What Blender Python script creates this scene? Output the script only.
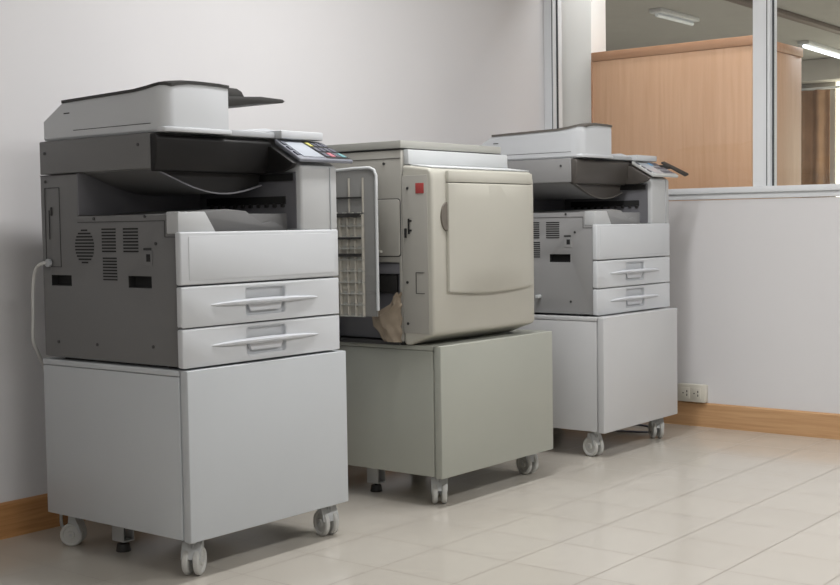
import bpy, bmesh, math, random
from mathutils import Vector, Matrix
random.seed(7)
for o in list(bpy.data.objects): bpy.data.objects.remove(o)
SC = bpy.context.scene
COL = SC.collection

# ------------------------------------------------------------------ camera
YAW, PIT, ROL, FPX = 0.9006, 0.0541, -0.0148, 1262.0
cam_data = bpy.data.cameras.new('camera'); cam = bpy.data.objects.new('camera', cam_data); COL.objects.link(cam)
fw = Vector((math.sin(YAW)*math.cos(PIT), math.cos(YAW)*math.cos(PIT), -math.sin(PIT)))
rt = Vector((math.cos(YAW), -math.sin(YAW), 0)); up = rt.cross(fw)
r2 = math.cos(ROL)*rt + math.sin(ROL)*up; u2 = -math.sin(ROL)*rt + math.cos(ROL)*up
m = Matrix((r2, u2, -fw)).transposed().to_4x4(); m.translation = Vector((-5.0354, -3.2226, 0.897))
cam.matrix_world = m
cam_data.sensor_fit = 'HORIZONTAL'; cam_data.sensor_width = 36.0; cam_data.lens = 36.0*FPX/840
cam_data.clip_end = 60
SC.camera = cam

# ------------------------------------------------------------------ world, lights, exposure
w = bpy.data.worlds.new('world'); SC.world = w; w.use_nodes = True
w.node_tree.nodes['Background'].inputs[0].default_value = (0.8, 0.88, 1.0, 1)
w.node_tree.nodes['Background'].inputs[1].default_value = 0.3
SC.view_settings.view_transform = 'Standard'; SC.view_settings.look = 'None'
SC.view_settings.gamma = 1.0; SC.view_settings.exposure = 1.12; SC.view_settings.use_curve_mapping = False

def area(name, loc, size, power, color=(1, 1, 1), rot=(0, 0, 0)):
    l = bpy.data.lights.new(name, 'AREA'); l.shape = 'RECTANGLE'; l.size = size[0]; l.size_y = size[1]
    l.energy = power; l.color = color
    o = bpy.data.objects.new(name, l); COL.objects.link(o); o.location = loc; o.rotation_euler = rot
    return o
# fluorescent fittings on the office ceiling (light pours down from z = 2.37)
WARM = (1.0, 0.99, 0.99)
area('overhead_lamp', (-2.0, -1.15, 2.365), (1.2, 0.2), 15, WARM)
area('overhead_lamp', (-1.0, -3.3, 2.365), (1.2, 0.3), 22, WARM)
area('overhead_lamp', (-3.6, -3.3, 2.365), (1.2, 0.3), 14, WARM)
area('overhead_lamp', (-6.0, -3.2, 2.365), (1.2, 0.3), 14, WARM)
# neighbouring office: an added fill lamp along the glass, then the battens
area('overhead_lamp', (0.16, -0.9, 2.36), (0.1, 1.6), 4.5, WARM)  # added lamp without a known fitting, brightens the pier and cupboard face
area('overhead_lamp', (3.6, -0.6, 2.33), (1.6, 0.3), 45, WARM)
area('overhead_lamp', (2.2, 2.4, 2.33), (1.2, 0.3), 26, WARM)

# ------------------------------------------------------------------ materials
def lin(c):
    return tuple((v/255/12.92 if v/255 <= 0.04045 else ((v/255+0.055)/1.055)**2.4) for v in c) + (1,)
MATS = {}
def mat(name, rgb, rough=0.5, metal=0.0, spec=0.5, var=0.03, scale=6.0, bump=0.0, bscale=300, coat=0.0):
    if name in MATS: return MATS[name]
    mt = bpy.data.materials.new(name); mt.use_nodes = True; nt = mt.node_tree; b = nt.nodes['Principled BSDF']
    c = lin(rgb)
    b.inputs['Roughness'].default_value = rough; b.inputs['Metallic'].default_value = metal
    b.inputs['Specular IOR Level'].default_value = spec; b.inputs['Coat Weight'].default_value = coat
    tc = nt.nodes.new('ShaderNodeTexCoord')
    n = nt.nodes.new('ShaderNodeTexNoise'); n.inputs['Scale'].default_value = scale; n.inputs['Detail'].default_value = 4
    nt.links.new(tc.outputs['Object'], n.inputs['Vector'])
    r = nt.nodes.new('ShaderNodeValToRGB')
    r.color_ramp.elements[0].position = 0.3; r.color_ramp.elements[1].position = 0.7
    r.color_ramp.elements[0].color = tuple(v*(1-var) for v in c[:3]) + (1,)
    r.color_ramp.elements[1].color = tuple(min(1, v*(1+var)) for v in c[:3]) + (1,)
    nt.links.new(n.outputs['Fac'], r.inputs['Fac']); nt.links.new(r.outputs['Color'], b.inputs['Base Color'])
    if bump:
        n2 = nt.nodes.new('ShaderNodeTexNoise'); n2.inputs['Scale'].default_value = bscale
        nt.links.new(tc.outputs['Object'], n2.inputs['Vector'])
        bp = nt.nodes.new('ShaderNodeBump'); bp.inputs['Strength'].default_value = bump; bp.inputs['Distance'].default_value = 0.001
        nt.links.new(n2.outputs['Fac'], bp.inputs['Height']); nt.links.new(bp.outputs['Normal'], b.inputs['Normal'])
    MATS[name] = mt
    return mt

def wood_mat(name, c0, c1, sc, rough=0.4):
    mt = bpy.data.materials.new(name); mt.use_nodes = True; nt = mt.node_tree; b = nt.nodes['Principled BSDF']
    tc = nt.nodes.new('ShaderNodeTexCoord'); mp = nt.nodes.new('ShaderNodeMapping'); mp.inputs['Scale'].default_value = sc
    n = nt.nodes.new('ShaderNodeTexNoise'); n.inputs['Scale'].default_value = 3; n.inputs['Detail'].default_value = 6; n.inputs['Distortion'].default_value = 0.6
    r = nt.nodes.new('ShaderNodeValToRGB'); r.color_ramp.elements[0].position = 0.32; r.color_ramp.elements[1].position = 0.7
    r.color_ramp.elements[0].color = lin(c0); r.color_ramp.elements[1].color = lin(c1)
    nt.links.new(tc.outputs['Object'], mp.inputs[0]); nt.links.new(mp.outputs[0], n.inputs['Vector'])
    nt.links.new(n.outputs['Fac'], r.inputs['Fac']); nt.links.new(r.outputs['Color'], b.inputs['Base Color'])
    b.inputs['Roughness'].default_value = rough
    MATS[name] = mt; return mt

def emit_mat(name, rgb, s):
    mt = bpy.data.materials.new(name); mt.use_nodes = True; nt = mt.node_tree; b = nt.nodes['Principled BSDF']
    b.inputs['Base Color'].default_value = lin(rgb); b.inputs['Emission Color'].default_value = lin(rgb); b.inputs['Emission Strength'].default_value = s
    MATS[name] = mt; return mt

def glass_mat():
    mt = bpy.data.materials.new('window_glass'); mt.use_nodes = True; nt = mt.node_tree
    nt.nodes.remove(nt.nodes['Principled BSDF']); out = nt.nodes['Material Output']
    t = nt.nodes.new('ShaderNodeBsdfTransparent'); t.inputs[0].default_value = (0.985, 0.99, 0.985, 1)
    g = nt.nodes.new('ShaderNodeBsdfGlossy'); g.inputs['Roughness'].default_value = 0.01
    f = nt.nodes.new('ShaderNodeFresnel'); f.inputs['IOR'].default_value = 1.5
    mx = nt.nodes.new('ShaderNodeMixShader')
    geo = nt.nodes.new('ShaderNodeNewGeometry'); mu = nt.nodes.new('ShaderNodeMath'); mu.operation = 'MULTIPLY'; iv = nt.nodes.new('ShaderNodeMath'); iv.operation = 'SUBTRACT'; iv.inputs[0].default_value = 1.0
    nt.links.new(geo.outputs['Backfacing'], iv.inputs[1]); nt.links.new(iv.outputs[0], mu.inputs[0]); nt.links.new(f.outputs[0], mu.inputs[1])
    nt.links.new(mu.outputs[0], mx.inputs[0]); nt.links.new(t.outputs[0], mx.inputs[1]); nt.links.new(g.outputs[0], mx.inputs[2])
    nt.links.new(mx.outputs[0], out.inputs['Surface'])
    MATS['glass'] = mt; return mt

def tile_mat():
    mt = bpy.data.materials.new('floor_tile'); mt.use_nodes = True; nt = mt.node_tree; b = nt.nodes['Principled BSDF']
    tc = nt.nodes.new('ShaderNodeTexCoord'); mp = nt.nodes.new('ShaderNodeMapping')
    T = 0.2485
    mp.inputs['Location'].default_value = (2.058 + 20*T, 1.103 + 40*T, 0)
    br = nt.nodes.new('ShaderNodeTexBrick'); br.offset = 0; br.squash = 1
    br.inputs['Scale'].default_value = 1; br.inputs['Brick Width'].default_value = T; br.inputs['Row Height'].default_value = T
    br.inputs['Mortar Size'].default_value = 0.0024; br.inputs['Mortar Smooth'].default_value = 0.4; br.inputs['Bias'].default_value = 0
    br.inputs['Color1'].default_value = lin((194, 189, 180)); br.inputs['Color2'].default_value = lin((190, 185, 176)); br.inputs['Mortar'].default_value = lin((142, 136, 127))
    nt.links.new(tc.outputs['Object'], mp.inputs[0]); nt.links.new(mp.outputs[0], br.inputs['Vector'])
    n = nt.nodes.new('ShaderNodeTexNoise'); n.inputs['Scale'].default_value = 2.5; n.inputs['Detail'].default_value = 5
    nt.links.new(tc.outputs['Object'], n.inputs['Vector'])
    r = nt.nodes.new('ShaderNodeValToRGB'); r.color_ramp.elements[0].color = (0.93, 0.92, 0.9, 1); r.color_ramp.elements[1].color = (1, 1, 1, 1)
    nt.links.new(n.outputs['Fac'], r.inputs['Fac'])
    mx = nt.nodes.new('ShaderNodeMix'); mx.data_type = 'RGBA'; mx.blend_type = 'MULTIPLY'; mx.inputs[0].default_value = 1
    nt.links.new(br.outputs['Color'], mx.inputs[6]); nt.links.new(r.outputs['Color'], mx.inputs[7]); nt.links.new(mx.outputs[2], b.inputs['Base Color'])
    mr = nt.nodes.new('ShaderNodeMapRange'); mr.inputs['To Min'].default_value = 0.14; mr.inputs['To Max'].default_value = 0.6
    nt.links.new(br.outputs['Fac'], mr.inputs['Value']); nt.links.new(mr.outputs[0], b.inputs['Roughness'])
    b.inputs['Specular IOR Level'].default_value = 0.5
    MATS['tile'] = mt; return mt

M_wall = mat('wall_paint', (214, 213, 214), 0.75, var=0.012, scale=2)
M_pier = mat('white_pier_paint', (240, 240, 238), 0.75, var=0.01)
M_wall2 = mat('office_wall_paint', (196, 194, 188), 0.8, var=0.02, scale=2)
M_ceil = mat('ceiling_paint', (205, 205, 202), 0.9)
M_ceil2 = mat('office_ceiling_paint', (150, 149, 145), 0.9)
M_tile = tile_mat(); M_glass = glass_mat()
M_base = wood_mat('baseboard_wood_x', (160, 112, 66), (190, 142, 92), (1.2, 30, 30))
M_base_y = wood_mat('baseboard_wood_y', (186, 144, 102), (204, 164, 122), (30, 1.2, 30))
M_cup = wood_mat('cupboard_beech', (210, 166, 132), (220, 179, 146), (14, 14, 0.8), 0.5)
M_cupedge = wood_mat('cupboard_edge_beech', (190, 142, 108), (202, 156, 122), (14, 1.0, 14), 0.5)
M_curtain = mat('brown_curtain', (150, 120, 96), 0.9, var=0.2, scale=5)
M_alu = mat('anodised_aluminium', (226, 229, 232), 0.4, metal=0.0, var=0.02)
M_gasket = mat('rubber_gasket', (60, 64, 66), 0.6)
M_white = mat('white_powder_coat', (186, 190, 193), 0.42, var=0.02, scale=3)
M_white3 = mat('white_powder_coat_far', (188, 189, 190), 0.42, var=0.02, scale=3)
M_green = mat('grey_green_powder_coat', (160, 162, 153), 0.45, var=0.03, scale=3)
M_side = mat('copier_side_plastic', (106, 106, 106), 0.5, var=0.01, bump=0.1)
M_side3 = mat('copier_side_plastic_light', (138, 138, 138), 0.5, var=0.01, bump=0.1)
M_col = mat('copier_column_plastic', (180, 182, 183), 0.5, var=0.01)
M_light = mat('copier_light_plastic', (194, 197, 200), 0.45, var=0.01)
M_mid = mat('copier_mid_plastic', (170, 173, 176), 0.45, var=0.01)
M_handle = mat('drawer_handle_plastic', (200, 203, 208), 0.35, var=0.01)
M_hood = mat('black_hood_plastic', (22, 21, 21), 0.5, spec=0.3, var=0.05)
M_hood3 = mat('dark_brown_hood_plastic', (72, 68, 64), 0.45, var=0.05)
M_black = mat('black_plastic', (34, 33, 32), 0.5)
M_trim = mat('dark_cover_plastic', (38, 37, 35), 0.5)
M_trim3 = mat('taupe_cover_plastic', (96, 92, 87), 0.5)
M_slot = mat('slot_black', (24, 24, 24), 0.8)
M_seam = mat('seam_dark', (52, 52, 52), 0.8)
M_screw = mat('screw_steel', (70, 70, 70), 0.4, metal=0.6)
M_screen = mat('touch_screen', (176, 182, 190), 0.15)
M_panel = mat('panel_grey_plastic', (122, 125, 134), 0.4)
M_panel3 = mat('panel_pale_plastic', (184, 186, 184), 0.4)
M_key = mat('key_grey', (92, 94, 104), 0.4)
M_keyb = mat('key_blue', (96, 150, 190), 0.4)
M_keyr = mat('key_red', (190, 120, 130), 0.4)
M_keyy = mat('key_yellow', (196, 190, 110), 0.4)
M_keyt = mat('key_teal', (110, 160, 165), 0.4)
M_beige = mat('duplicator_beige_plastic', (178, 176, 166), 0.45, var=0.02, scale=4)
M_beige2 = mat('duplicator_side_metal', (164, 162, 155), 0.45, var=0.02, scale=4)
M_beigew = mat('duplicator_white_plastic', (192, 195, 196), 0.55, var=0.01)
M_lid = mat('duplicator_lid_plastic', (164, 164, 158), 0.45, var=0.02)
M_rib = mat('ribbed_tray_beige', (180, 176, 166), 0.5, var=0.03)
M_rib2 = mat('ribbed_tray_grey', (128, 128, 126), 0.5)
M_bay = mat('open_bay_grey', (104, 104, 108), 0.5)
M_recess = mat('handle_recess_brown', (104, 98, 90), 0.5)
M_red = mat('red_label', (170, 66, 64), 0.5)
M_card = mat('torn_brown_paper', (142, 129, 112), 0.85, var=0.12, scale=18, bump=0.25, bscale=40)
M_cast = mat('caster_bracket_grey', (176, 178, 178), 0.4, metal=0.1)
M_wheel = mat('caster_wheel_white', (186, 186, 182), 0.5, var=0.05, scale=20)
M_cord = mat('white_cable', (190, 190, 188), 0.5)
M_outlet = mat('outlet_plastic', (206, 202, 190), 0.4)
M_day = emit_mat('bright_blind', (250, 246, 225), 1.6)
M_dimtube = emit_mat('old_tube', (200, 204, 206), 0.08)
M_track = mat('dark_track', (90, 78, 72), 0.7)
M_tube = emit_mat('fluorescent_tube', (240, 246, 255), 0.9)
M_paper = mat('paper', (232, 234, 238), 0.8)

# ------------------------------------------------------------------ mesh helpers
class MB:
    def __init__(s): s.v = []; s.f = []; s.m = []
    def add(s, vs, fs, mi=0):
        n = len(s.v); s.v += [tuple(v) for v in vs]; s.f += [tuple(i+n for i in f) for f in fs]; s.m += [mi]*len(fs); return s
    def box(s, x0, y0, z0, x1, y1, z1, mi=0):
        vs = [(x, y, z) for x in (x0, x1) for y in (y0, y1) for z in (z0, z1)]
        return s.add(vs, [(0,1,3,2),(4,6,7,5),(0,4,5,1),(2,3,7,6),(0,2,6,4),(1,5,7,3)], mi)
    def prism(s, prof, ax, a, b, mi=0):
        # prof: (u, v) pairs in the two other axes, in axis order
        def P(u, v, t):
            return {0: (t, u, v), 1: (u, t, v), 2: (u, v, t)}[ax]
        n = len(prof); vs = [P(u, v, a) for u, v in prof] + [P(u, v, b) for u, v in prof]
        fs = [tuple(range(n)), tuple(range(2*n-1, n-1, -1))] + [(i, (i+1) % n, (i+1) % n + n, i+n) for i in range(n)]
        return s.add(vs, fs, mi)
    def loft(s, secs, mi=0, caps=True):
        n = len(secs[0]); vs = [p for sec in secs for p in sec]; fs = []
        for k in range(len(secs)-1):
            for i in range(n):
                j = (i+1) % n; fs.append((k*n+i, k*n+j, (k+1)*n+j, (k+1)*n+i))
        if caps: fs += [tuple(range(n)), tuple(range(len(vs)-1, len(vs)-n-1, -1))]
        return s.add(vs, fs, mi)
    def cyl(s, c, d, r, h, n=20, mi=0, r1=None):
        c = Vector(c); d = Vector(d).normalized(); a = d.orthogonal().normalized(); b = d.cross(a)
        r1 = r if r1 is None else r1
        secs = [[tuple(c + d*t + (a*math.cos(q*2*math.pi/n) + b*math.sin(q*2*math.pi/n))*rr) for q in range(n)] for t, rr in ((-h/2, r), (h/2, r1))]
        return s.loft(secs, mi)
    def lathe(s, c, d, prof, n=28, mi=0):   # prof: (t along d, radius)
        c = Vector(c); d = Vector(d).normalized(); a = d.orthogonal().normalized(); b = d.cross(a)
        return s.loft([[tuple(c + d*t + (a*math.cos(q*2*math.pi/n) + b*math.sin(q*2*math.pi/n))*rr) for q in range(n)] for t, rr in prof], mi)
    def tube(s, pts, r, n=10, mi=0):
        pts = [Vector(p) for p in pts]; secs = []
        for i, p in enumerate(pts):
            d = (pts[min(i+1, len(pts)-1)] - pts[max(i-1, 0)]).normalized()
            ref = Vector((0.3, 0.9, 0.1)); a = d.cross(ref).normalized(); b = d.cross(a)
            secs.append([tuple(p + (a*math.cos(q*2*math.pi/n) + b*math.sin(q*2*math.pi/n))*r) for q in range(n)])
        return s.loft(secs, mi)
    def mesh(s, name):
        me = bpy.data.meshes.new(name); me.from_pydata(s.v, [], s.f); 
        for p, k in zip(me.polygons, s.m): p.material_index = k
        bm = bmesh.new(); bm.from_mesh(me); bmesh.ops.recalc_face_normals(bm, faces=bm.faces); bm.to_mesh(me); bm.free()
        return me
    def build(s, name, mats, parent=None, bevel=0.0, seg=2, cut=None, angle=35, loc=None):
        me = s.mesh(name)
        if not isinstance(mats, (list, tuple)): mats = [mats]
        for x in mats: me.materials.append(x)
        if bevel or cut:
            t = bpy.data.objects.new('t', me); COL.objects.link(t); cu = None
            if cut:
                cm = cut.mesh('c'); cu = bpy.data.objects.new('c', cm); COL.objects.link(cu)
                if len(mats) > 1:
                    for x in mats: cm.materials.append(x)
                    for p in cm.polygons: p.material_index = 1
                md = t.modifiers.new('b', 'BOOLEAN'); md.operation = 'DIFFERENCE'; md.object = cu; md.solver = 'EXACT'
            if bevel:
                md = t.modifiers.new('v', 'BEVEL'); md.width = bevel; md.segments = seg; md.limit_method = 'ANGLE'; md.angle_limit = math.radians(30)
            bpy.context.view_layer.update()
            dg = bpy.context.evaluated_depsgraph_get()
            me2 = bpy.data.meshes.new_from_object(t.evaluated_get(dg)); 
            bpy.data.objects.remove(t)
            if cu: bpy.data.objects.remove(cu)
            me = me2; me.name = name
        for p in me.polygons: p.use_smooth = True
        me.set_sharp_from_angle(angle=math.radians(angle))
        o = bpy.data.objects.new(name, me); COL.objects.link(o)
        if parent: o.parent = parent
        if loc: o.location = loc
        return o

def spline(pts, n=8):
    P = [Vector(p) for p in pts]; P = [P[0]*2-P[1]] + P + [P[-1]*2-P[-2]]; out = []
    for i in range(1, len(P)-2):
        for k in range(n):
            t = k/n; a, b, c, d = P[i-1:i+3]
            out.append(0.5*((2*b) + (c-a)*t + (2*a-5*b+4*c-d)*t*t + (3*b-a-3*c+d)*t**3))
    out.append(P[-2]); return out
def tag(o, label, cat, group=None):
    o['label'] = label; o['category'] = cat
    if group: o['group'] = group
    return o
def thing(name, loc, label, cat, group=None, rz=0):
    o = bpy.data.objects.new(name, None); o.empty_display_size = 0.1; COL.objects.link(o); o.location = loc; o.rotation_euler = (0, 0, rz)
    return tag(o, label, cat, group)
def struct(name, mb, mt, bevel=0.0, parent=None, **k):
    o = mb.build(name, mt, parent, bevel, **k)
    if not parent: o['kind'] = 'structure'
    return o
def rrect(u0, v0, u1, v1, r, n=5):
    out = []
    for cx, cy, a0 in ((u1-r, v1-r, 0), (u0+r, v1-r, 90), (u0+r, v0+r, 180), (u1-r, v0+r, 270)):
        for k in range(n+1):
            a = math.radians(a0 + 90*k/n); out.append((cx+r*math.cos(a), cy+r*math.sin(a)))
    return out

# ------------------------------------------------------------------ the room
X0, Y0, HC = -7.5, -6.5, 2.4
SILL0, SILL1 = 0.985, 1.034
struct('floor', MB().box(X0-0.1, Y0-0.1, -0.1, 0.05, 0.1, 0), M_tile)
struct('ceiling', MB().box(X0-0.1, Y0-0.1, HC, 0.05, 0.1, HC+0.1), M_ceil)
struct('wall_back', MB().box(X0, 0, 0, 0.05, 0.1, HC), M_wall)
struct('wall_left', MB().box(X0-0.1, Y0, 0, X0, 0.1, HC), M_wall)
struct('wall_front', MB().box(X0-0.1, Y0-0.1, 0, 0.05, Y0, HC), M_wall)
struct('wall_right', MB().box(0, Y0, 0, 0.05, 0, SILL0-0.003), M_wall)
struct('wall_right_upper', MB().box(0, Y0, 2.2, 0.05, 0, HC), M_wall)
struct('baseboard_back', MB().prism([(-0.012, 0), (0, 0), (0, 0.105), (-0.006, 0.105), (-0.012, 0.099)], 0, X0, 0), M_base)
struct('baseboard_right', MB().prism([(-0.012, 0), (0, 0), (0, 0.104), (-0.006, 0.104), (-0.012, 0.098)], 1, Y0, -0.012), M_base_y)
# glazed partition in the right wall: window_1 .. with frame parts
edges = [0.0, -1.065, -2.13, -3.2, -4.27, -5.34, -6.46]
for k in range(len(edges)-1):
    a, b = edges[k], edges[k+1]
    y1 = a - (0.052 if k == 0 else 0.037); y0 = b + 0.037
    wn = struct('window_%d' % (k+1), MB().box(0.022, y0-0.006, SILL1-0.006, 0.028, y1+0.006, 2.166), M_glass)
    if k == 0:
        post = MB().box(-0.012, -0.052, SILL1, 0.062, -0.0005, 2.2).box(-0.0125, -0.046, SILL1, -0.0115, -0.042, 2.2, 1)
        post.build('window_frame', [M_alu, M_gasket], wn, 0.0)
    fr = MB().box(-0.012, b-0.037, SILL1+0.0005, 0.062, b+0.037, 2.2)
    fr.box(-0.0125, b-0.026, SILL1+0.002, -0.0115, b-0.022, 2.2, 1)
    fr.build('window_frame', [M_alu, M_gasket], wn, 0.0)
    MB().box(0.012, y0, SILL1, 0.020, y0+0.006, 2.17).box(0.012, y1-0.006, SILL1, 0.020, y1, 2.17).build('gasket', M_gasket, wn)
sl = struct('trim_1', MB().box(-0.018, Y0+0.01, SILL0+0.024, 0.062, -0.0005, SILL1), M_alu, 0.002)
struct('trim_2', MB().box(-0.006, Y0+0.01, SILL0, 0.055, -0.0005, SILL0+0.0235), M_alu, 0.001)

# ------------------------------------------------------------------ neighbouring office behind the glass
XF = 7.0
struct('floor_office', MB().box(0.05, -6.5, -0.1, XF+0.1, 5.1, 0), M_tile)
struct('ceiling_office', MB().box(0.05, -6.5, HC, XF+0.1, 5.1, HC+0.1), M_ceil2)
struct('wall_office_far', MB().box(XF, -6.5, 0, XF+0.1, 1.20, 1.0).box(XF, -6.5, 2.2, XF+0.1, 1.20, HC).box(XF, 1.20, 0, XF+0.1, 5.1, HC), M_wall2)
struct('wall_office_side', MB().box(0.05, 5.0, 0, XF, 5.1, HC), M_wall2)
struct('wall_office_front', MB().box(0.05, -6.6, 0, XF, -6.5, HC), M_wall2)
struct('wall_office_near', MB().box(0.05, 0.1, 0, 0.10, 5.0, HC), M_wall2)
struct('trim_3', MB().box(0.26, -0.094, 0, 0.40, 0.6, HC), M_pier, 0.004)             # white pier behind the glass
struct('trim_4', MB().box(0.5, 0.40, HC-0.035, 6.2, 0.47, HC), M_track, 0.003)        # dark ceiling track
struct('trim_5', MB().box(6.75, -3.0, 2.2, XF, 4.9, HC-0.001), M_wall2, 0.004)            # bulkhead over the curtains
struct('window_7', MB().box(XF+0.03, -3.0, 1.0, XF+0.05, 1.199, 2.2), M_day)
# wooden cupboard
cup = thing('cupboard', (0.226, -0.92, 0), 'tall beech wood cupboard standing behind the glass partition', 'cupboard')
MB().box(0.0, 0.002, 0, 0.57, 0.80, 1.655).build('carcass', M_cup, cup, 0.002)
MB().box(-0.004, -0.004, 1.656, 0.575, 0.806, 1.698).build('top', M_cupedge, cup, 0.002)
MB().box(-0.005, 0.800, 0, 0.0, 0.806, 1.655).build('edge_strip', M_cupedge, cup)
# curtain
secs = []
for zz in (0.25, 2.12):
    front = [(6.86 + 0.035*math.sin(yy*42) + 0.01*math.sin(yy*17), yy) for yy in [1.215 + i*0.012 for i in range(90)]]
    secs.append([(x, y, zz) for x, y in front] + [(x+0.006, y, zz) for x, y in reversed(front)])
cu = MB().loft(secs).build('curtain', M_curtain, None, angle=60)
tag(cu, 'brown pleated curtain hanging beyond the glass at far right', 'curtain')
MB().cyl((6.86, 1.6, 2.135), (0, 1, 0), 0.012, 2.2, 12).build('curtain_rail', M_alu, cu)
# ceiling fittings next door
for i, (x, y, rz, L, lb) in enumerate([(6.0, 0.93, 0.04, 3.4, 'long fluorescent batten on the office ceiling above the curtain'),
                           (3.4, 1.06, 0.0, 0.6, 'short fluorescent batten on the office ceiling above the wooden cupboard'),
                           (5.7, 0.36, 0.04, 0.9, 'fluorescent batten at the end of the dark ceiling track')]):
    L = 1.1 if i == 0 else L
    t = thing('ceiling_light', (x, y, HC if i != 2 else HC-0.056), lb, 'light', 'battens on the office ceiling', rz)
    MB().box(-L/2, -0.05, -0.03, L/2, 0.05, 0).build('housing', M_light, t, 0.004)
    MB().cyl((0, 0, -0.045), (1, 0, 0), 0.014, L-0.04, 12).build('tube', M_dimtube if i == 1 else M_tube, t)

# ------------------------------------------------------------------ casters and cabinets
def caster(parent, x, y, ztop, rz, R=0.038):
    # twin-wheel swivel caster; wheel axis along local x, turned by rz
    zc = R; d = Vector((math.cos(rz), math.sin(rz), 0)); f = Vector((-math.sin(rz), math.cos(rz), 0))
    mb = MB().cyl((0, 0, ztop-0.003), (0, 0, 1), 0.022, 0.006, 20).cyl((0, 0, ztop-0.011), (0, 0, 1), 0.012, 0.012, 16)
    o = Vector((0, 0, 0)) + f*0.014
    # fork shell between the wheels and hood over them
    for sgn in (-1, 1):
        a = [o + d*sgn*0.003 + f*u + Vector((0, 0, v)) for u, v in ((-0.024, zc+0.012), (-0.02, ztop-0.016), (0.006, ztop-0.013), (0.014, zc+0.01), (0.008, zc-0.01), (-0.008, zc-0.01))]
        b = [p + d*sgn*0.003 for p in a]
        mb.loft([[tuple(p) for p in a], [tuple(p) for p in b]])
    mb.loft([[tuple(o + d*t + f*u + Vector((0, 0, v))) for u, v in ((-0.03, zc+0.008), (-0.024, zc+0.028), (-0.012, ztop-0.014), (0.004, ztop-0.012), (0.006, zc+0.036), (-0.006, zc+0.034), (-0.018, zc+0.024), (-0.024, zc+0.006))] for t in (-0.026, 0.026)])
    mb.cyl(o + Vector((0, 0, zc)), d, 0.005, 0.05, 12)
    c = mb.build('caster', M_cast, parent, 0.0, loc=(x, y, 0))
    for sgn in (-1, 1):
        w_ = MB().lathe(o + Vector((0, 0, zc)) + d*sgn*0.015, d*sgn, [(-0.0085, R*0.35), (-0.0085, R*0.86), (-0.005, R*0.98), (0, R), (0.005, R*0.98), (0.0085, R*0.86), (0.0075, R*0.72), (0.0045, R*0.66), (0.0045, R*0.36), (0.009, R*0.3), (0.009, R*0.1)])
        w_.build('wheel', M_wheel, c)
    return c

def cabinet(name, loc, W, D, z0, z1, mt, label, casters, group):
    t = thing(name, loc, label, 'cabinet', group)
    body = MB().box(0.001, 0.031, z0, W-0.001, D, z1-0.0165)
    body.build('body', mt, t, 0.002)
    MB().box(0, 0.030, z1-0.015, W, D+0.001, z1).build('top_panel', mt, t, 0.002)
    MB().box(0.003, 0.0, z0-0.004, W-0.003, 0.0275, z1+0.0).build('door', mt, t, 0.003, 3)
    MB().box(0.012, 0.027, z0+0.01, W-0.012, 0.0315, z1-0.01).build('door_gasket', M_seam, t)
    for x, y, rz in casters: caster(t, x, y, z0, rz, 0.038 if y < 0.3 else 0.033)
    return t
Z1 = 0.537
V = math.radians
c1 = cabinet('equipment_cabinet', (-2.936, -0.808, 0), 0.604, 0.60, 0.103, Z1, M_white,
    'white metal cabinet on casters under the nearest photocopier', [(0.045, 0.046, V(-60)), (0.560, 0.043, V(-15)), (0.072, 0.56, V(35)), (0.53, 0.55, V(40))], 'machine cabinets on casters')
c2 = cabinet('equipment_cabinet', (-1.928, -0.836, 0), 0.654, 0.62, 0.100, 0.5146, M_green,
    'grey-green metal cabinet on casters under the beige duplicator', [(0.06, 0.056, V(-50)), (0.628, 0.085, V(-15)), (0.07, 0.55, V(60)), (0.58, 0.55, V(-20))], 'machine cabinets on casters')
c3 = cabinet('equipment_cabinet', (-0.922, -0.835, 0), 0.604, 0.60, 0.103, Z1, M_white3,
    'white metal cabinet on casters beside the wall outlet', [(0.05, 0.065, V(-15)), (0.535, 0.06, V(-45)), (0.07, 0.55, V(30)), (0.54, 0.54, V(10))], 'machine cabinets on casters')
# levelling foot at the middle of the left side, seen under cabinets 1 and 2
for c, x, y in ((c1, 0.085, 0.375), (c2, 0.08, 0.33)):
    MB().box(x, y, 0.034, x+0.004, y+0.05, 0.103).box(x+0.034, y, 0.034, x+0.038, y+0.05, 0.103).box(x, y, 0.03, x+0.038, y+0.05, 0.034)\
        .build('leveling_bracket', M_cast, c, 0.001)
    MB().cyl((x+0.019, y+0.025, 0.011), (0, 0, 1), 0.021, 0.022, 20, 0, 0.017).cyl((x+0.019, y+0.025, 0.045), (0, 0, 1), 0.006, 0.06, 12)\
        .build('leveling_foot', M_black, c, 0.002)

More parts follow.
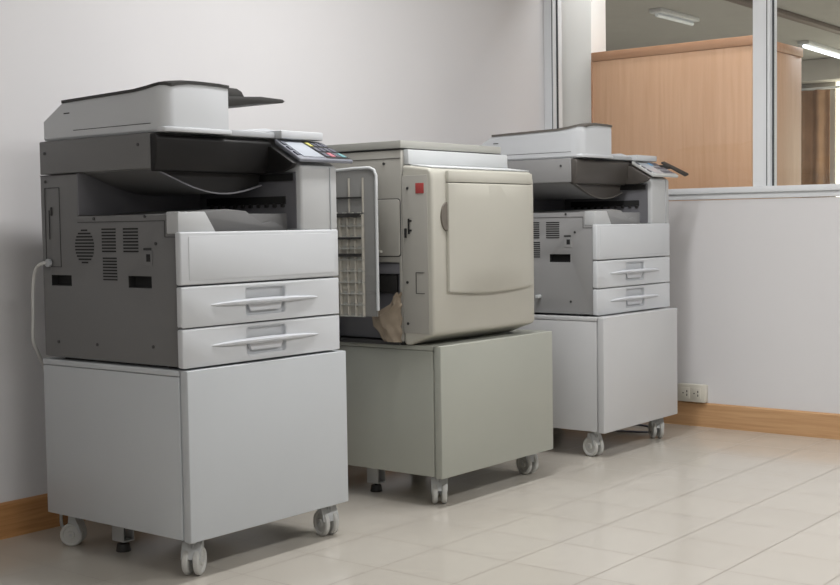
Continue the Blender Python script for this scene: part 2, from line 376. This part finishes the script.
# ------------------------------------------------------------------ photocopier
def photocopier(loc, label, side, hood, trim, panel, variant):
    t = thing('photocopier', loc, label, 'photocopier', 'office photocopiers'); t.scale = (1, 1, 1.008)
    W = 0.586
    # lower body + rear column + right-hand column in one moulded chassis
    cut = MB()
    cut.box(-0.01, 0.455, 0.205, 0.022, 0.545, 0.232).box(-0.01, 0.122, 0.205, 0.022, 0.213, 0.234)
    lower = MB().prism([(0.022, 0.008), (0.583, 0.008), (0.583, 0.505), (0.42, 0.505), (0.42, 0.392), (0.058, 0.392), (0.058, 0.342), (0.022, 0.342)], 0, 0, W-0.002)
    lower.build('chassis', [side, M_slot], t, 0.003, cut=cut)
    for fx, fy in ((0.05, 0.09), (0.54, 0.09), (0.05, 0.53), (0.54, 0.53)):
        MB().cyl((fx, fy, 0.004), (0, 0, 1), 0.02, 0.008, 16).build('foot', M_black, t)
    # side detail: cover seam lines, rear hatch, vents, screws, lock
    sm = MB()
    sm.box(-0.0012, 0.063, 0.334, 0.0, 0.0645, 0.376).box(-0.0012, 0.0635, 0.3745, 0, 0.42, 0.376).box(-0.0012, 0.024, 0.3335, 0, 0.0645, 0.335)
    sm.box(-0.0012, 0.42, 0.5035, 0, 0.583, 0.5055).box(-0.0012, 0.5, 0.47, 0, 0.565, 0.4712).box(-0.0012, 0.498, 0.255, 0, 0.4995, 0.47).box(-0.0012, 0.564, 0.255, 0, 0.5655, 0.47)
    sm.box(-0.0012, 0.498, 0.255, 0, 0.565, 0.2562)
    sm.build('seam', M_seam, t)
    MB().box(-0.003, 0.532, 0.395, 0.0, 0.539, 0.418).box(-0.002, 0.545, 0.33, 0.0, 0.5475, 0.41).build('latch', M_seam, t, 0.001)
    for y, z in ((0.10, 0.318), (0.12, 0.055), (0.35, 0.05), (0.52, 0.05), (0.14, 0.387), (0.35, 0.384), (0.56, 0.488), (0.38, 0.47), (0.56, 0.565), (0.16, 0.57)):
        if 0.44 < z < 0.48 and y < 0.4: continue
        MB().cyl((-0.0005, y, z), (1, 0, 0), 0.0045, 0.003, 12).build('screw', M_screw, t)
    def vent(cy, cz, w_, h_, n, rnd=False):
        mb = MB()
        for k in range(n):
            z = cz + h_*(k/(n-1)-0.5)
            hw = w_/2 if not rnd else w_/2*math.sqrt(max(0.02, 1-(2*(z-cz)/(h_*1.06))**2))
            mb.box(-0.0012, cy-hw, z-h_/n*0.27, 0.001, cy+hw, z+h_/n*0.27)
        mb.build('vent_grille', M_slot, t)
    vent(0.393, 0.311, 0.082, 0.086, 11, True)
    vent(0.289, 0.327, 0.058, 0.058, 8); vent(0.199, 0.327, 0.060, 0.058, 8); vent(0.287, 0.252, 0.058, 0.056, 8)
    MB().box(-0.002, 0.114, 0.262, 0.0, 0.146, 0.299).box(-0.0028, 0.121, 0.272, -0.001, 0.136, 0.291, 1).build('socket', [side, M_slot], t, 0.0)
    MB().box(-0.0018, 0.118, 0.301, 0, 0.148, 0.307).build('socket_label', M_seam, t)
    # upper front corner piece of the lower body
    MB().prism([(-0.001, 0.342), (-0.001, 0.397), (0.090, 0.397), (0.128, 0.342)], 1, 0.012, 0.0575).build('corner_cover', M_col, t, 0.003)
    # output tray, stepped and sloping
    pr = [(0.10, 0.385), (0.10, 0.394), (0.20, 0.404), (0.27, 0.399), (0.31, 0.376), (0.33, 0.366), (0.37, 0.372), (0.40, 0.36), (0.431, 0.345), (0.431, 0.34), (0.10, 0.34)]
    MB().prism(pr, 1, 0.05, 0.415).build('output_tray', side, t, 0.003)
    # right column
    cc = MB().prism([(0.004, 0.342), (0.004, 0.522), (0.10, 0.572), (0.113, 0.507), (0.419, 0.507), (0.419, 0.342)], 0, 0.436, W)
    cc.build('control_column', M_col, t, 0.009, 3)
    MB().prism([(0.010, 0.516), (-0.004, 0.528), (0.082, 0.577), (0.115, 0.577), (0.115, 0.505), (0.05, 0.505)], 0, 0.398, 0.4175).build('panel_bracket', hood, t, 0.002)
    MB().box(0.552, 0.001, 0.345, 0.556, 0.008, 0.52).build('column_ridge', M_mid, t, 0.001)
    # exit slot and rollers on the column's inner wall
    MB().box(0.4330, 0.022, 0.350, 0.4363, 0.413, 0.506).build('column_dark_sheet', M_bay, t)  # thin dark sheet added to darken the column's inner wall
    MB().box(0.428, 0.060, 0.418, 0.4335, 0.38, 0.440).build('exit_slot', M_slot, t)
    for k in range(10):
        MB().box(0.426, 0.064+k*0.032, 0.409, 0.4335, 0.076+k*0.032, 0.420).build('exit_roller', M_black, t, 0.002)
    MB().box(0.428, 0.03, 0.482, 0.4335, 0.40, 0.502).build('upper_exit_slot', M_slot, t)
    # scanner box above the cavity
    MB().box(0.0, 0.116, 0.508, W, 0.584, 0.598).build('scanner_body', side, t, 0.003)
    # curved underside
    n = 16
    up_ = [(0.02 + 0.50*k/n, 0.510) for k in range(n+1)]
    dn = [(0.02 + 0.50*k/n, 0.506 - 0.058*math.sin(math.pi*min(1, max(0, k/n))**0.9)**1.3) for k in range(n+1)]
    lo = [(x, z) for x, z in dn if x < 0.40]
    MB().prism([(0.02, 0.509)] + lo + [(0.403, 0.507)], 1, 0.135, 0.413).build('underside_shell', side, t, 0.0)
    MB().prism([(0.02, 0.507)] + lo + [(0.403, 0.507)], 1, 0.128, 0.1345).build('underside_face', hood, t, 0.0)
    lip = [(x, z) for x, z in lo]
    MB().prism([(x, z+0.0005) for x, z in lip] + [(x, z-0.003) for x, z in reversed(lip)], 1, 0.116, 0.128).build('underside_lip', M_trim3 if variant == 3 else M_bay, t, 0.0)
    # dark front hood
    hp = [(0.118, 0.596), (0.098, 0.594), (0.09, 0.585), (0.094, 0.53), (0.104, 0.504), (0.118, 0.500)]
    MB().prism(hp, 0, 0.003, 0.412).build('front_hood', hood, t, 0.004, 3)
    # cavity rear wall lining
    MB().box(0.0, 0.414, 0.395, 0.4325, 0.4195, 0.506).build('cavity_lining', M_bay, t)
    # platen cover, right of the feeder
    MB().box(0.20, 0.102, 0.600, W-0.002, 0.584, 0.613).build('platen_cover', M_light, t, 0.004)
    MB().box(0.245, 0.088, 0.600, 0.424, 0.10, 0.616).build('cover_grip', M_mid, t, 0.003)
    MB().box(0.425, 0.064, 0.599, W+0.010, 0.30, 0.622).build('side_cover', M_light, t, 0.004)
    # control panel: tilted slab
    pn = MB()
    A = [(0.418, 0.085, 0.598), (0.600, 0.085, 0.598), (0.640, -0.012, 0.541), (0.418, -0.012, 0.541)]
    B = [(0.418, 0.085, 0.584), (0.598, 0.085, 0.584), (0.637, -0.010, 0.531), (0.418, -0.010, 0.531)]
    pn.loft([A, B]); pn.build('control_panel', [panel, M_black], t, 0.003)
    du = Vector(A[3])-Vector(A[0]); nrm = Vector((0, -du.z, du.y)).normalized()
    if nrm.z < 0: nrm = -nrm
    def onp(u, v, h=0.0):
        a = Vector(A[0]).lerp(Vector(A[1]), u); b = Vector(A[3]).lerp(Vector(A[2]), u); return a.lerp(b, v) + nrm*h
    def plate(u0, v0, u1, v1, h, name, mt, bev=0.0):
        lo_ = [tuple(onp(u, v, 0.0003)) for u, v in ((u0, v0), (u1, v0), (u1, v1), (u0, v1))]
        hi_ = [tuple(onp(u, v, h)) for u, v in ((u0, v0), (u1, v0), (u1, v1), (u0, v1))]
        return MB().loft([lo_, hi_]).build(name, mt, t, bev)
    plate(0.11, 0.17, 0.50, 0.90, 0.0018, 'touch_screen', M_screen)
    km = [M_key, M_keyb, M_keyr, M_keyt]
    for i in range(3):
        plate(0.03, 0.14+0.26*i, 0.085, 0.30+0.26*i, 0.003, 'key', M_key)
    cols = [M_keyy, M_key, M_key, M_key, M_key, M_key, M_key, M_key, M_key, M_keyr, M_key, M_keyt] if variant == 1 else [M_keyb] + [M_key]*11
    kk = 0
    for j in range(3):
        for i in range(4):
            u = 0.55 + 0.105*i; v = 0.14 + 0.27*j
            plate(u, v, u+0.08, v+0.19, 0.003, 'key', cols[kk]); kk += 1
    plate(0.53, 0.08, 0.985, 0.94, 0.0012, 'keypad', M_trim if variant == 1 else M_mid)
    if variant == 3:   # hinged dark wing at the panel's right end
        wg = MB().loft([[(0.64, 0.07, 0.600), (0.67, 0.07, 0.604), (0.735, -0.01, 0.552), (0.70, -0.01, 0.545)],
                        [(0.64, 0.07, 0.592), (0.67, 0.07, 0.596), (0.735, -0.01, 0.544), (0.70, -0.01, 0.537)]])
        wg.box(0.59, 0.04, 0.57, 0.67, 0.06, 0.585).build('panel_wing', M_trim, t, 0.002)
    # drawers
    def front(z0, z1, name, cutter=None):
        return MB().prism([(-0.007, 0), (W-0.004, 0), (W-0.004, 0.0205), (-0.007, 0.0205)], 2, z0, z1).build(name, M_light, t, 0.005, 3, cut=cutter)
    fc = front(0.2135, 0.346, 'front_cover')
    MB().prism(rrect(0.02, 0.224, W-0.024, 0.336, 0.006), 1, -0.0012, 0.002).build('cover_panel', M_light, t, 0.001)
    for z0, z1 in ((0.006, 0.1035), (0.1075, 0.2095)):
        zc = (z0+z1)/2 + 0.003
        ct = MB().prism(rrect(0.216, zc-0.035, 0.362, zc+0.035, 0.008), 1, -0.02, 0.014)
        d = front(z0, z1, 'drawer', ct)
        secs = []
        for k in range(25):
            s_ = k/24; x = 0.092 + 0.396*s_; e = math.sin(math.pi*s_)**0.55; e2 = max(0, 1-abs(s_-0.5)/0.24)
            hh = 0.0015 + 0.0065*e; pr_ = 0.001 + 0.013*e + 0.004*min(1, e2*2)
            zz = zc - 0.002 + 0.002*math.sin(math.pi*s_)
            secs.append([(x, 0.003, zz-hh), (x, -pr_*0.6, zz-hh*0.8), (x, -pr_, zz-hh*0.1), (x, -pr_, zz+hh*0.5), (x, -pr_*0.5, zz+hh), (x, 0.003, zz+hh)])
        MB().loft(secs).build('handle', M_handle, d, angle=50)
        # scoop below the bar
        MB().prism([(0.236, zc-0.026), (0.344, zc-0.026), (0.358, zc-0.002), (0.222, zc-0.002)], 1, 0.003, 0.0135).build('handle_scoop', M_handle, d, 0.002)
    # document feeder
    def sec(y, x0, zl, k=1.0, x1=0.236):
        b0 = 0.600
        top = [(x0, zl), (x0+0.02, zl+0.012*k), (x0+0.055, zl+0.024*k), (x0+0.10, zl+0.028*k), (x0+0.16, zl+0.027*k), (x1-0.004, zl+0.022*k), (x1, zl+0.014*k)]
        return [(x0+0.004, y, b0), (x0, y, b0+0.006)] + [(x, y, z) for x, z in top] + [(x1, y, b0+0.006), (x1-0.004, y, b0)]
    secs = [sec(0.074, 0.052, 0.708, 0.5), sec(0.0755, 0.040, 0.716, 0.4), sec(0.081, 0.028, 0.719, 0.35), sec(0.091, 0.018, 0.719, 0.33), sec(0.106, 0.012, 0.716, 0.3), sec(0.13, 0.009, 0.712, 0.2), sec(0.18, 0.009, 0.7075, 0.0),
            sec(0.484, 0.009, 0.698, 0.0), sec(0.572, 0.009, 0.652, 0.0)]
    MB().loft(secs).build('document_feeder', M_light, t, 0.0, angle=28)
    MB().box(0.0082, 0.12, 0.6215, 0.011, 0.44, 0.6230).box(0.0082, 0.455, 0.668, 0.011, 0.48, 0.671).build('feeder_seam', M_seam, t)
    MB().prism([(0.012, 0.10), (0.02, 0.078), (0.045, 0.068), (0.244, 0.068), (0.244, 0.10)], 2, 0.600, 0.613).build('feeder_lip', M_light, t, 0.004)
    # dark strip covering the feeder's top
    def tsec(y, x0, zl, k=1.0, x1=0.238):
        top = [(x0, zl), (x0+0.02, zl+0.012*k), (x0+0.055, zl+0.024*k), (x0+0.10, zl+0.028*k), (x0+0.16, zl+0.027*k), (x1, zl+0.022*k)]
        return [(x, y, z-0.0035) for x, z in top] + [(x, y, z+0.0045) for x, z in reversed(top)]
    MB().loft([tsec(0.071, 0.040, 0.7165, 0.4), tsec(0.080, 0.026, 0.7195, 0.35), tsec(0.091, 0.015, 0.7195, 0.33), tsec(0.106, 0.009, 0.7165, 0.3), tsec(0.13, 0.006, 0.7125, 0.2), tsec(0.18, 0.006, 0.708, 0.0), tsec(0.486, 0.006, 0.7005, 0.0)]).build('feeder_top_cover', trim, t, 0.0, angle=28)
    # input tray of the feeder
    if variant == 1:
        MB().prism([(0.238, 0.655), (0.238, 0.735), (0.335, 0.735), (0.352, 0.728), (0.364, 0.712), (0.30, 0.695), (0.26, 0.66)], 1, 0.142, 0.48).build('feeder_guide', trim, t, 0.003)
        MB().prism([(0.238, 0.672), (0.238, 0.706), (0.33, 0.712), (0.42, 0.718), (0.505, 0.716), (0.515, 0.711), (0.507, 0.706), (0.42, 0.699), (0.30, 0.684)], 1, 0.135, 0.46).build('feeder_tray', trim, t, 0.002)
    else:
        MB().prism([(0.237, 0.68), (0.237, 0.722), (0.27, 0.716), (0.295, 0.700), (0.345, 0.706), (0.350, 0.700), (0.32, 0.690), (0.27, 0.690), (0.25, 0.68)], 1, 0.16, 0.40).build('feeder_tray', trim, t, 0.002)
    MB().prism([(0.30, 0.6135), (0.57, 0.6135), (0.57, 0.617), (0.45, 0.632), (0.31, 0.620)], 1, 0.15, 0.50).build('exit_ramp', M_light, t, 0.002)
    # output tray arm seen below the hood, rear right cover
    MB().box(W-0.001, 0.04, 0.05, W+0.014, 0.55, 0.36).build('right_door', M_col, t, 0.003)
    if variant == 3: MB().cyl((-0.008, 0.26, 0.072), (1, 0, 0), 0.007, 0.016, 14).box(-0.022, 0.252, 0.066, -0.008, 0.268, 0.078).build('side_plug', M_beigew, t, 0.001)
    return t
k1 = photocopier((-2.932, -0.800, Z1), 'large dark-sided photocopier with black hood on the nearest white cabinet', M_side, M_hood, M_trim, M_panel, 1)
k3 = photocopier((-0.898, -0.800, Z1), 'lighter grey photocopier with taupe hood, farthest, by the wood cupboard', M_side3, M_hood3, M_trim3, M_panel3, 3)

# ------------------------------------------------------------------ beige duplicator
dz = 0.5146
du_ = thing('duplicator', (-1.95, -0.83, dz), 'beige duplicator with bulging front door and open side bay, on green-grey cabinet', 'duplicator')
D = du_
cut = MB().box(-0.02, 0.135, 0.012, 0.10, 0.42, 0.262)
MB().box(0.0, 0.122, 0.012, 0.555, 0.62, 0.617).build('body', [M_beige2, M_bay], D, 0.003, cut=cut)
MB().box(0.004, 0.125, 0.0, 0.55, 0.618, 0.0118).build('base', M_black, D)
MB().box(0.022, 0.14, 0.016, 0.03, 0.415, 0.205).box(0.006, 0.137, 0.225, 0.03, 0.415, 0.259).box(0.012, 0.137, 0.016, 0.022, 0.150, 0.225).build('bay_mechanism', M_bay, D, 0.003)
MB().box(0.010, 0.155, 0.165, 0.0215, 0.30, 0.222).build('bay_roller_cover', M_black, D, 0.003)
MB().box(-0.004, 0.136, 0.0, 0.012, 0.61, 0.012).build('bay_sill', M_seam, D)
MB().cyl((0.021, 0.19, 0.12), (1, 0, 0), 0.006, 0.006, 12).build('screw', M_slot, D)
# lid
MB().box(-0.004, 0.124, 0.6185, 0.56, 0.615, 0.6215, 1).box(-0.005, 0.118, 0.622, 0.546, 0.618, 0.646).build('lid', [M_lid, M_seam], D, 0.003)
MB().box(-0.0015, 0.124, 0.590, 0.001, 0.60, 0.5915).build('seam', M_seam, D)
# recessed white shoulder under the lid
MB().prism([(0.100, 0.570), (0.102, 0.6175), (0.1215, 0.6175), (0.1215, 0.570)], 0, 0.012, 0.562).build('shoulder', M_beigew, D, 0.002)
# front cover with cut-back lower edge
fp = [(0.120, 0.002), (0.100, 0.002), (0.030, 0.028), (0.004, 0.036), (0.0, 0.05), (0.0, 0.520), (0.006, 0.548), (0.018, 0.556), (0.120, 0.569)]
MB().prism(fp, 0, 0.0, 0.574).build('front_cover', M_beige, D, 0.010, 4)
MB().prism([(0.0985, 0.5715), (0.015, 0.560), (0.016, 0.556), (0.0985, 0.566)], 0, 0.02, 0.566).build('cover_rim', M_beigew, D, 0.001)
# side plate of the front cover
MB().box(-0.0025, 0.018, 0.040, 0.001, 0.119, 0.535).build('cover_side_plate', M_beige2, D, 0.0015)
MB().box(-0.0045, 0.030, 0.478, -0.002, 0.062, 0.510).build('red_label', M_red, D, 0.0005)
MB().box(-0.004, 0.032, 0.165, -0.002, 0.066, 0.167).box(-0.004, 0.064, 0.165, -0.002, 0.066, 0.232).box(-0.004, 0.032, 0.230, -0.002, 0.066, 0.232).build('inspection_flap', M_seam, D)
for y, z in ((0.095, 0.495), (0.100, 0.20), (0.10, 0.07), (0.19, 0.575)): MB().cyl((-0.0025, y, z), (1, 0, 0), 0.0045, 0.004, 12).build('screw', M_screw, D)
MB().box(-0.006, 0.088, 0.352, -0.002, 0.094, 0.40).box(-0.006, 0.080, 0.39, -0.002, 0.094, 0.396).box(-0.006, 0.080, 0.36, -0.002, 0.094, 0.366).box(-0.006, 0.100, 0.34, -0.002, 0.108, 0.37).build('latch', M_slot, D, 0.001)
# side hatch above the bay
MB().prism(rrect(0.128, 0.283, 0.33, 0.462, 0.010), 0, -0.004, 0.001).build('side_hatch', M_beige2, D, 0.0015)
MB().prism(rrect(0.1255, 0.280, 0.333, 0.4645, 0.011), 0, -0.0015, 0.0005).build('hatch_seam', M_seam, D)
MB().box(-0.012, 0.215, 0.30, -0.003, 0.235, 0.36).box(-0.012, 0.20, 0.292, -0.003, 0.25, 0.30).build('hatch_grip', M_beige, D, 0.002)
# bulging front door
dx0, dx1, n = 0.070, 0.545, 14
def door_sec(z, bulge, x0=dx0, x1=dx1):
    fr_ = [(x0 + (x1-x0)*k/n, -0.012 - bulge*(1-(2*k/n-1)**2), z) for k in range(n+1)]
    return [(x0, 0.001, z)] + fr_ + [(x1, 0.001, z)]
secs = []
zs = [(0.168, 0.004), (0.176, 0.008), (0.25, 0.014), (0.36, 0.017), (0.46, 0.014), (0.506, 0.009), (0.510, 0.006)]
for z, b in zs:
    s1 = door_sec(z, b)
    if z < 0.18:     # curved lower edge
        s1 = [(x, y, zz - 0.012*(1-(2*(x-dx0)/(dx1-dx0)-1)**2)) for x, y, zz in s1]
    secs.append(s1)
MB().loft(secs).build('front_door', M_beige, D, 0.002, angle=30)
MB().loft([door_sec(0.5125, 0.006), door_sec(0.53, 0.004), door_sec(0.548, 0.0)]).build('top_cap', M_beige, D, 0.002, angle=30)
# moulded recess for pulling the door, at its left edge
lip = [(0.071 + 0.030*math.cos(a), 0.405 + 0.045*math.sin(a)) for a in [math.radians(90 + 180*k/12) for k in range(13)]]
MB().prism(lip, 1, -0.006, 0.001).build('door_recess', M_recess, D, 0.0)
MB().box(0.20, 0.14, -0.0, 0.25, 0.18, 0.012).build('foot', M_black, D)
# folded ribbed tray standing against the left side
tr = MB()
def T(u, v, h):   # u along the tray, v up, h outwards from the machine
    return Vector((-0.045 - 0.02*(u/0.3), 0.186 + u, v - 0.008)) + Vector((-1, 0.06, 0)).normalized()*h
def tbox(u0, v0, u1, v1, h0, h1, mb, mi=0):
    vs = [T(u, v, h) for u in (u0, u1) for v in (v0, v1) for h in (h0, h1)]
    mb.add(vs, [(0,1,3,2),(4,6,7,5),(0,4,5,1),(2,3,7,6),(0,2,6,4),(1,5,7,3)], mi)
plate_ = [(0.0, 0.10), (0.34, 0.10), (0.34, 0.555), (0.03, 0.568), (0.012, 0.562), (0.0, 0.54)]
tm = MB().loft([[tuple(T(u, v, 0)) for u, v in plate_], [tuple(T(u, v, 0.006)) for u, v in plate_]])
tray = tm.build('folding_tray', M_rib2, D, 0.001)
rb = MB()
tbox(0.045, 0.098, 0.335, 0.425, 0.0055, 0.0075, rb)
for u in (0.045, 0.075, 0.105, 0.135, 0.185, 0.235, 0.285, 0.332): tbox(u, 0.098, u+0.0035, 0.425, 0.006, 0.016, rb)
for u in (0.045, 0.10, 0.16, 0.22, 0.28): tbox(u, 0.43, u+0.003, 0.54, 0.006, 0.012, rb)
rb.build('rib_lattice', M_rib, tray)
hr = MB()
for k in range(10):
    z = 0.098 + k*0.036; tbox(0.045, z, 0.335, z+0.0035, 0.006, 0.0165, hr)
    for u in (0.055, 0.085, 0.115, 0.15, 0.20): tbox(u, z+0.0035, u+0.012, z+0.010, 0.006, 0.013, hr)
hr.build('cross_ribs', M_lid, tray)
dk = MB()
tbox(0.05, 0.415, 0.33, 0.428, 0.006, 0.021, dk)
tbox(0.05, 0.345, 0.20, 0.352, 0.006, 0.021, dk)
tbox(0.05, 0.290, 0.33, 0.300, 0.006, 0.021, dk)
tbox(0.05, 0.475, 0.33, 0.480, 0.006, 0.014, dk)
dk.build('paper_guide', M_trim, tray)
rim = [T(-0.004, 0.12, 0.006), T(-0.004, 0.30, 0.006), T(-0.004, 0.45, 0.006), T(-0.004, 0.545, 0.006), T(0.004, 0.562, 0.006), T(0.02, 0.570, 0.006), T(0.08, 0.570, 0.006), T(0.34, 0.557, 0.006)]
MB().tube(rim, 0.0052, 10).build('tray_rim', M_beigew, tray, angle=60)
# torn brown paper stuffed into the bay
base_pts = []
NU, NV = 12, 12
def cp(i, j, off):
    u = i/NU; v = j/NV
    kn = [(0, 0.195), (0.28, 0.232), (0.5, 0.250), (0.62, 0.205), (0.75, 0.175), (1.0, 0.142)]
    for (va, ya), (vb, yb) in zip(kn, kn[1:]):
        if va <= v <= vb: yl = ya + (yb-ya)*(v-va)/(vb-va)
    y = 0.1235 + (yl-0.1235)*u + 0.004*math.sin(j*1.9)
    z = 0.010 + 0.155*v + 0.005*math.sin(i*1.1+j)*min(1, v*3)
    x = -0.0075 - 0.010*math.sin(u*3.1)**2 + 0.003*math.sin(i*1.3)*math.cos(j*1.1) + off
    return (x, y, z)
vs = [cp(i, j, 0) for j in range(NV+1) for i in range(NU+1)] + [cp(i, j, 0.0015) for j in range(NV+1) for i in range(NU+1)]
nn = (NU+1)*(NV+1); fs = []
for j in range(NV):
    for i in range(NU):
        a = j*(NU+1)+i; q = (a, a+1, a+NU+2, a+NU+1); fs.append(q); fs.append(tuple(reversed([k+nn for k in q])))
ring = [i for i in range(NU+1)] + [(j)*(NU+1)+NU for j in range(1, NV+1)] + [NV*(NU+1)+i for i in range(NU-1, -1, -1)] + [j*(NU+1) for j in range(NV-1, 0, -1)]
for a, b in zip(ring, ring[1:]+ring[:1]): fs.append((a, a+nn, b+nn, b))
pp = MB().add(vs, fs).build('crumpled_paper', M_card, None, angle=25, loc=(-1.95, -0.83, dz))
tag(pp, 'torn brown paper hanging in the open side bay of the beige duplicator', 'paper')

# ------------------------------------------------------------------ power cord of the nearest copier
loc_ = (-2.932, -0.800, Z1)
pts = spline([(-0.006, 0.545, 0.268), (-0.014, 0.560, 0.268), (-0.018, 0.590, 0.252), (-0.012, 0.615, 0.20), (-0.008, 0.625, 0.12), (0.0, 0.640, 0.05), (0.03, 0.655, 0.0), (0.085, 0.70, -0.07), (0.13, 0.72, -0.2), (0.15, 0.74, -0.42), (0.16, 0.755, -0.531), (0.22, 0.76, -0.531)], 8)
cord = MB().tube(pts, 0.0048, 10).build('power_cord', M_cord, None, angle=80, loc=loc_)
tag(cord, 'white power cord looping down behind the left side of the nearest photocopier', 'cord')
MB().cyl((-0.009, 0.545, 0.268), (1, 0, 0), 0.011, 0.010, 16).build('plug', M_mid, cord, 0.001)
# cords lying on the floor under the far cabinet
cd = MB().tube(spline([(-0.30, -0.30, 0.005), (-0.34, -0.5, 0.005), (-0.30, -0.66, 0.005), (-0.22, -0.70, 0.005), (-0.16, -0.62, 0.005), (-0.12, -0.45, 0.005)], 8), 0.0045, 8).build('floor_cord', M_key, None, angle=80)
tag(cd, 'dark cord lying on the tiles beside the far white cabinet', 'cord')

# ------------------------------------------------------------------ wall outlet
ou = thing('wall_outlet', (0, -0.70, 0.108), 'cream double socket outlet box on the white wall above the baseboard', 'outlet')
MB().box(-0.034, -0.118, 0.0, -0.0005, 0.012, 0.076).build('housing', M_outlet, ou, 0.003)
for k in range(2):
    y = -0.026 - k*0.052
    s_ = MB().box(-0.0365, y-0.021, 0.014, -0.033, y+0.021, 0.062).build('socket', M_outlet, ou, 0.001)
    MB().box(-0.0372, y-0.011, 0.025, -0.0362, y-0.007, 0.035).box(-0.0372, y-0.011, 0.041, -0.0362, y-0.007, 0.051).cyl((-0.0367, y+0.009, 0.038), (1, 0, 0), 0.003, 0.001, 10).build('slot', M_slot, s_)
